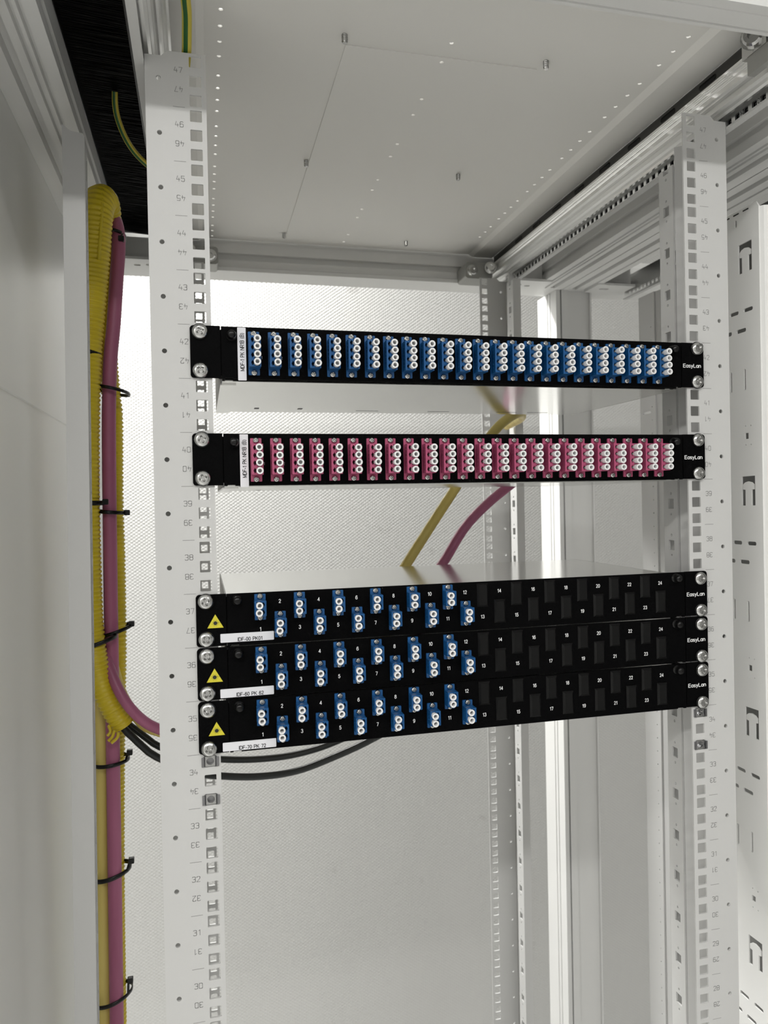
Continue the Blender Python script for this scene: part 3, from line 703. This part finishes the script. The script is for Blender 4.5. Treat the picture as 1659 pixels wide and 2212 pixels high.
fr_.build('frayed_end', 'conduit', o)
path = spline([(-331, 266, 1962), (-332, 267, 1930), (-332, 268, 1880), (-330, 268, 1842), (-328, 268, 1814), (-329.5, 268, 1722), (-329, 268, 1663), (-330, 268, 1560), (-333.8, 268, 1456), (-337.5, 266, 1300), (-339, 265, 1138), (-340, 265, 1050)], 1.1)
o = MB().sweep(path, corrugate(lambda a: 9.6), 22).build('corrugated_conduit', 'conduit')
tag(o, 'thinner yellow corrugated conduit running straight down behind the pink cable', 'conduit')
tube('pink_cable', [(-329, 262, 2030), (-322, 252, 2034), (-317.5, 246, 2022), (-316.5, 244, 2000), (-319, 242, 1966), (-323, 240, 1915), (-327.2, 240, 1875), (-330, 240, 1815), (-331.5, 240, 1715), (-332.5, 240, 1614), (-332.8, 240, 1564), (-333.7, 240, 1463), (-335.0, 240, 1311), (-336.4, 240, 1153), (-337, 240, 1050)], 7.3, 'pink', 'thick pink cable running straight down between the yellow ones at the left', 'cable')
tube('pink_cable', [(-346, 252, 1900), (-347.5, 252, 1813), (-348.5, 252, 1721), (-349, 252, 1665), (-348, 248, 1600), (-341.5, 240, 1566), (-331, 225, 1537), (-319.5, 217, 1513), (-305, 215, 1493.5), (-288, 215, 1480), (-262, 216, 1470), (-225, 220, 1464), (-180, 224, 1470), (-100, 226, 1490), (-20, 228, 1505)], 5.6, 'pink', 'pink cable bending right behind the left upright at the frayed conduit end', 'cable')
tube('yellow_cable', [(-331, 252, 1540), (-325, 246, 1518), (-315.5, 238, 1500), (-303.6, 236, 1479.5), (-286, 236, 1469), (-255, 236, 1460), (-200, 236, 1462), (-120, 236, 1485), (-60, 236, 1503)], 4.6, 'yel', 'thin yellow cable bending right below the bending pink cable', 'cable')
tube('yellow_cable', [(-352, 262, 1560), (-349, 256, 1530), (-346, 250, 1461), (-347.5, 249, 1360), (-349, 250, 1207), (-350, 250, 1050)], 7.0, 'yel', 'smooth yellow cable hanging straight down left of the pink cable', 'cable')
tube('black_cable', [(-326, 236, 1492), (-321.5, 235, 1477), (-313.1, 235, 1467), (-301.5, 235, 1454), (-288.2, 235, 1442.3), (-248.6, 235, 1421.3), (-218.7, 235, 1413.9), (-178.1, 235, 1409), (-136.3, 235, 1410.8), (-93.3, 235, 1422.4), (-49.2, 235, 1438.1), (0, 236, 1462), (20, 238, 1490)], 4.0, 'blackc', 'black cable, lower of the two leaving the frayed conduit and sagging under the panels', 'cable')
tube('black_cable', [(-327, 245, 1492), (-320.9, 247, 1481), (-309.1, 247, 1470), (-297.2, 247, 1459), (-286, 247, 1450), (-258.3, 247, 1437.8), (-218.2, 247, 1429), (-177.1, 247, 1425), (-134.9, 247, 1426.3), (-91.5, 247, 1435.5), (-40, 247, 1456), (0, 247, 1490)], 3.8, 'blackc', 'black cable, upper of the two leaving the frayed conduit and sagging under the panels', 'cable')
tube('yellow_cable', [(-40, 262, 1560), (-17, 260, 1607), (3.5, 258, 1640), (36, 258, 1687), (68, 258, 1732), (96, 258, 1772), (124, 262, 1805), (150, 280, 1822), (180, 320, 1832), (215, 400, 1834), (240, 520, 1834)], 6.2, 'yel', 'yellow cable rising diagonally behind the magenta panel to the topmost tray', 'cable')
tube('pink_cable', [(-30, 268, 1560), (18, 264, 1600), (50, 262, 1638), (80, 262, 1682), (112, 264, 1712), (146, 272, 1735), (180, 300, 1752), (215, 400, 1762), (240, 520, 1764)], 6.0, 'pink', 'pink cable rising diagonally behind the magenta panel tray', 'cable')
# earth wires: green wire with yellow stripes
def earth(pts, r, label, twist=0.0):
    P = spline(pts, 3); o = MB().sweep(P, r, 20).build('earth_wire', 'green'); tag(o, label, 'earth wire', 'green and yellow earth wires')
    me = o.data; me.materials.append(M['yelw']); 
    for i, p in enumerate(me.polygons):
        k = i % 20
        if i < (len(P)-1)*20 and (k in (0, 1, 2, 3, 4, 5, 6, 10, 11, 12, 13, 14, 15, 16)): p.material_index = 1
    return o
EW = [(-239.2, -62, 2119), (-238.6, -42, 2110), (-237.9, -27, 2106.5), (-238.3, -9, 2100), (-239, 7, 2093.5), (-241, 16, 2082), (-246, 26, 2060)]
earth(EW, 3.9, 'green and yellow earth wire hanging beside the top end of the left numbered upright')
earth([(-309, 158, 2128), (-309.5, 164, 2118), (-308, 172, 2108), (-303, 182, 2096), (-295, 194, 2086), (-283, 206, 2078), (-270, 215, 2073)], 2.9, 'short green and yellow earth wire coming out of the black roof brush')

# cable ties
def tie(cx, cy, cz, rx, ry, w_, tilt, label, head=None, tail=None):
    t = thing('cable_tie', label, 'cable tie', (cx, cy, cz), 'black cable ties on the cable bundle')
    n = 40; m = MB(); vs = []; fs = []
    for k in range(n):
        a = 2*PI*k/n
        for dr, dz in ((0, -w_/2), (1.1, -w_/2), (1.1, w_/2), (0, w_/2)):
            x = (rx+dr)*math.cos(a); y = (ry+dr)*math.sin(a); vs.append((x, y, dz+tilt*x))
    for k in range(n):
        for j in range(4): fs.append((k*4+j, k*4+(j+1) % 4, ((k+1) % n)*4+(j+1) % 4, ((k+1) % n)*4+j))
    m.add(vs, fs, True).build('strap', 'blackp', t)
    if head:
        hx, hy, hz = head
        MB().prism(rrect(hx-3, hx+3, hz-3, hz+3, 1), 'y', hy-2.5, hy+2.5).build('head', 'blackp', t)
        m = MB().sweep(spline([(rx*.85*(1 if hx > 0 else -1), -ry*.6, tilt*rx*.85), (hx*.9, hy, hz*.8), (hx, hy, hz)], 2), 1.3, 8); m.build('tail', 'blackp', t)
    return t
tie(-350, 226, 1881, 14.0, 14.0, 4.5, -.08, 'black cable tie round the thick conduit, highest below its loop')
tie(-327, 252, 1845, 17.5, 26, 3.6, -.2, 'black cable tie round the pink cable level with the topmost panel underside')
tie(-351, 229, 1722, 14.0, 14.0, 5, 0, 'black cable tie with square head round the conduit level with the magenta panel', (18, -12, 1))
tie(-332, 252, 1712, 16.5, 25, 4, -.08, 'black cable tie round the pink cable just below the tie with the square head', (18, -8, -1))
tie(-345, 232, 1573, 18, 17, 4.5, .32, 'black cable tie round the thick conduit where it starts to bend')
tie(-329, 252, 1582, 17, 24, 4, .3, 'black cable tie with upturned head beside unit 37 behind the bend', (17, -8, 7))
tie(-337, 250, 1439, 18.5, 20, 4, .08, 'black cable tie on the straight bundle right below the frayed conduit end', (20, -6, 9))
tie(-339, 252, 1316, 19.5, 20, 4.6, .22, 'black cable tie on the straight bundle level with unit 32', (21, -6, 12))
tie(-341, 252, 1180, 20, 20, 4, .25, 'black cable tie on the bundle at the lower edge of the picture', (19, -6, 16))
tie(-322, 252, 2016, 12, 18, 3.5, -.1, 'black cable tie at the top of the pink cable beside the conduit loop', (9, -14, -8))
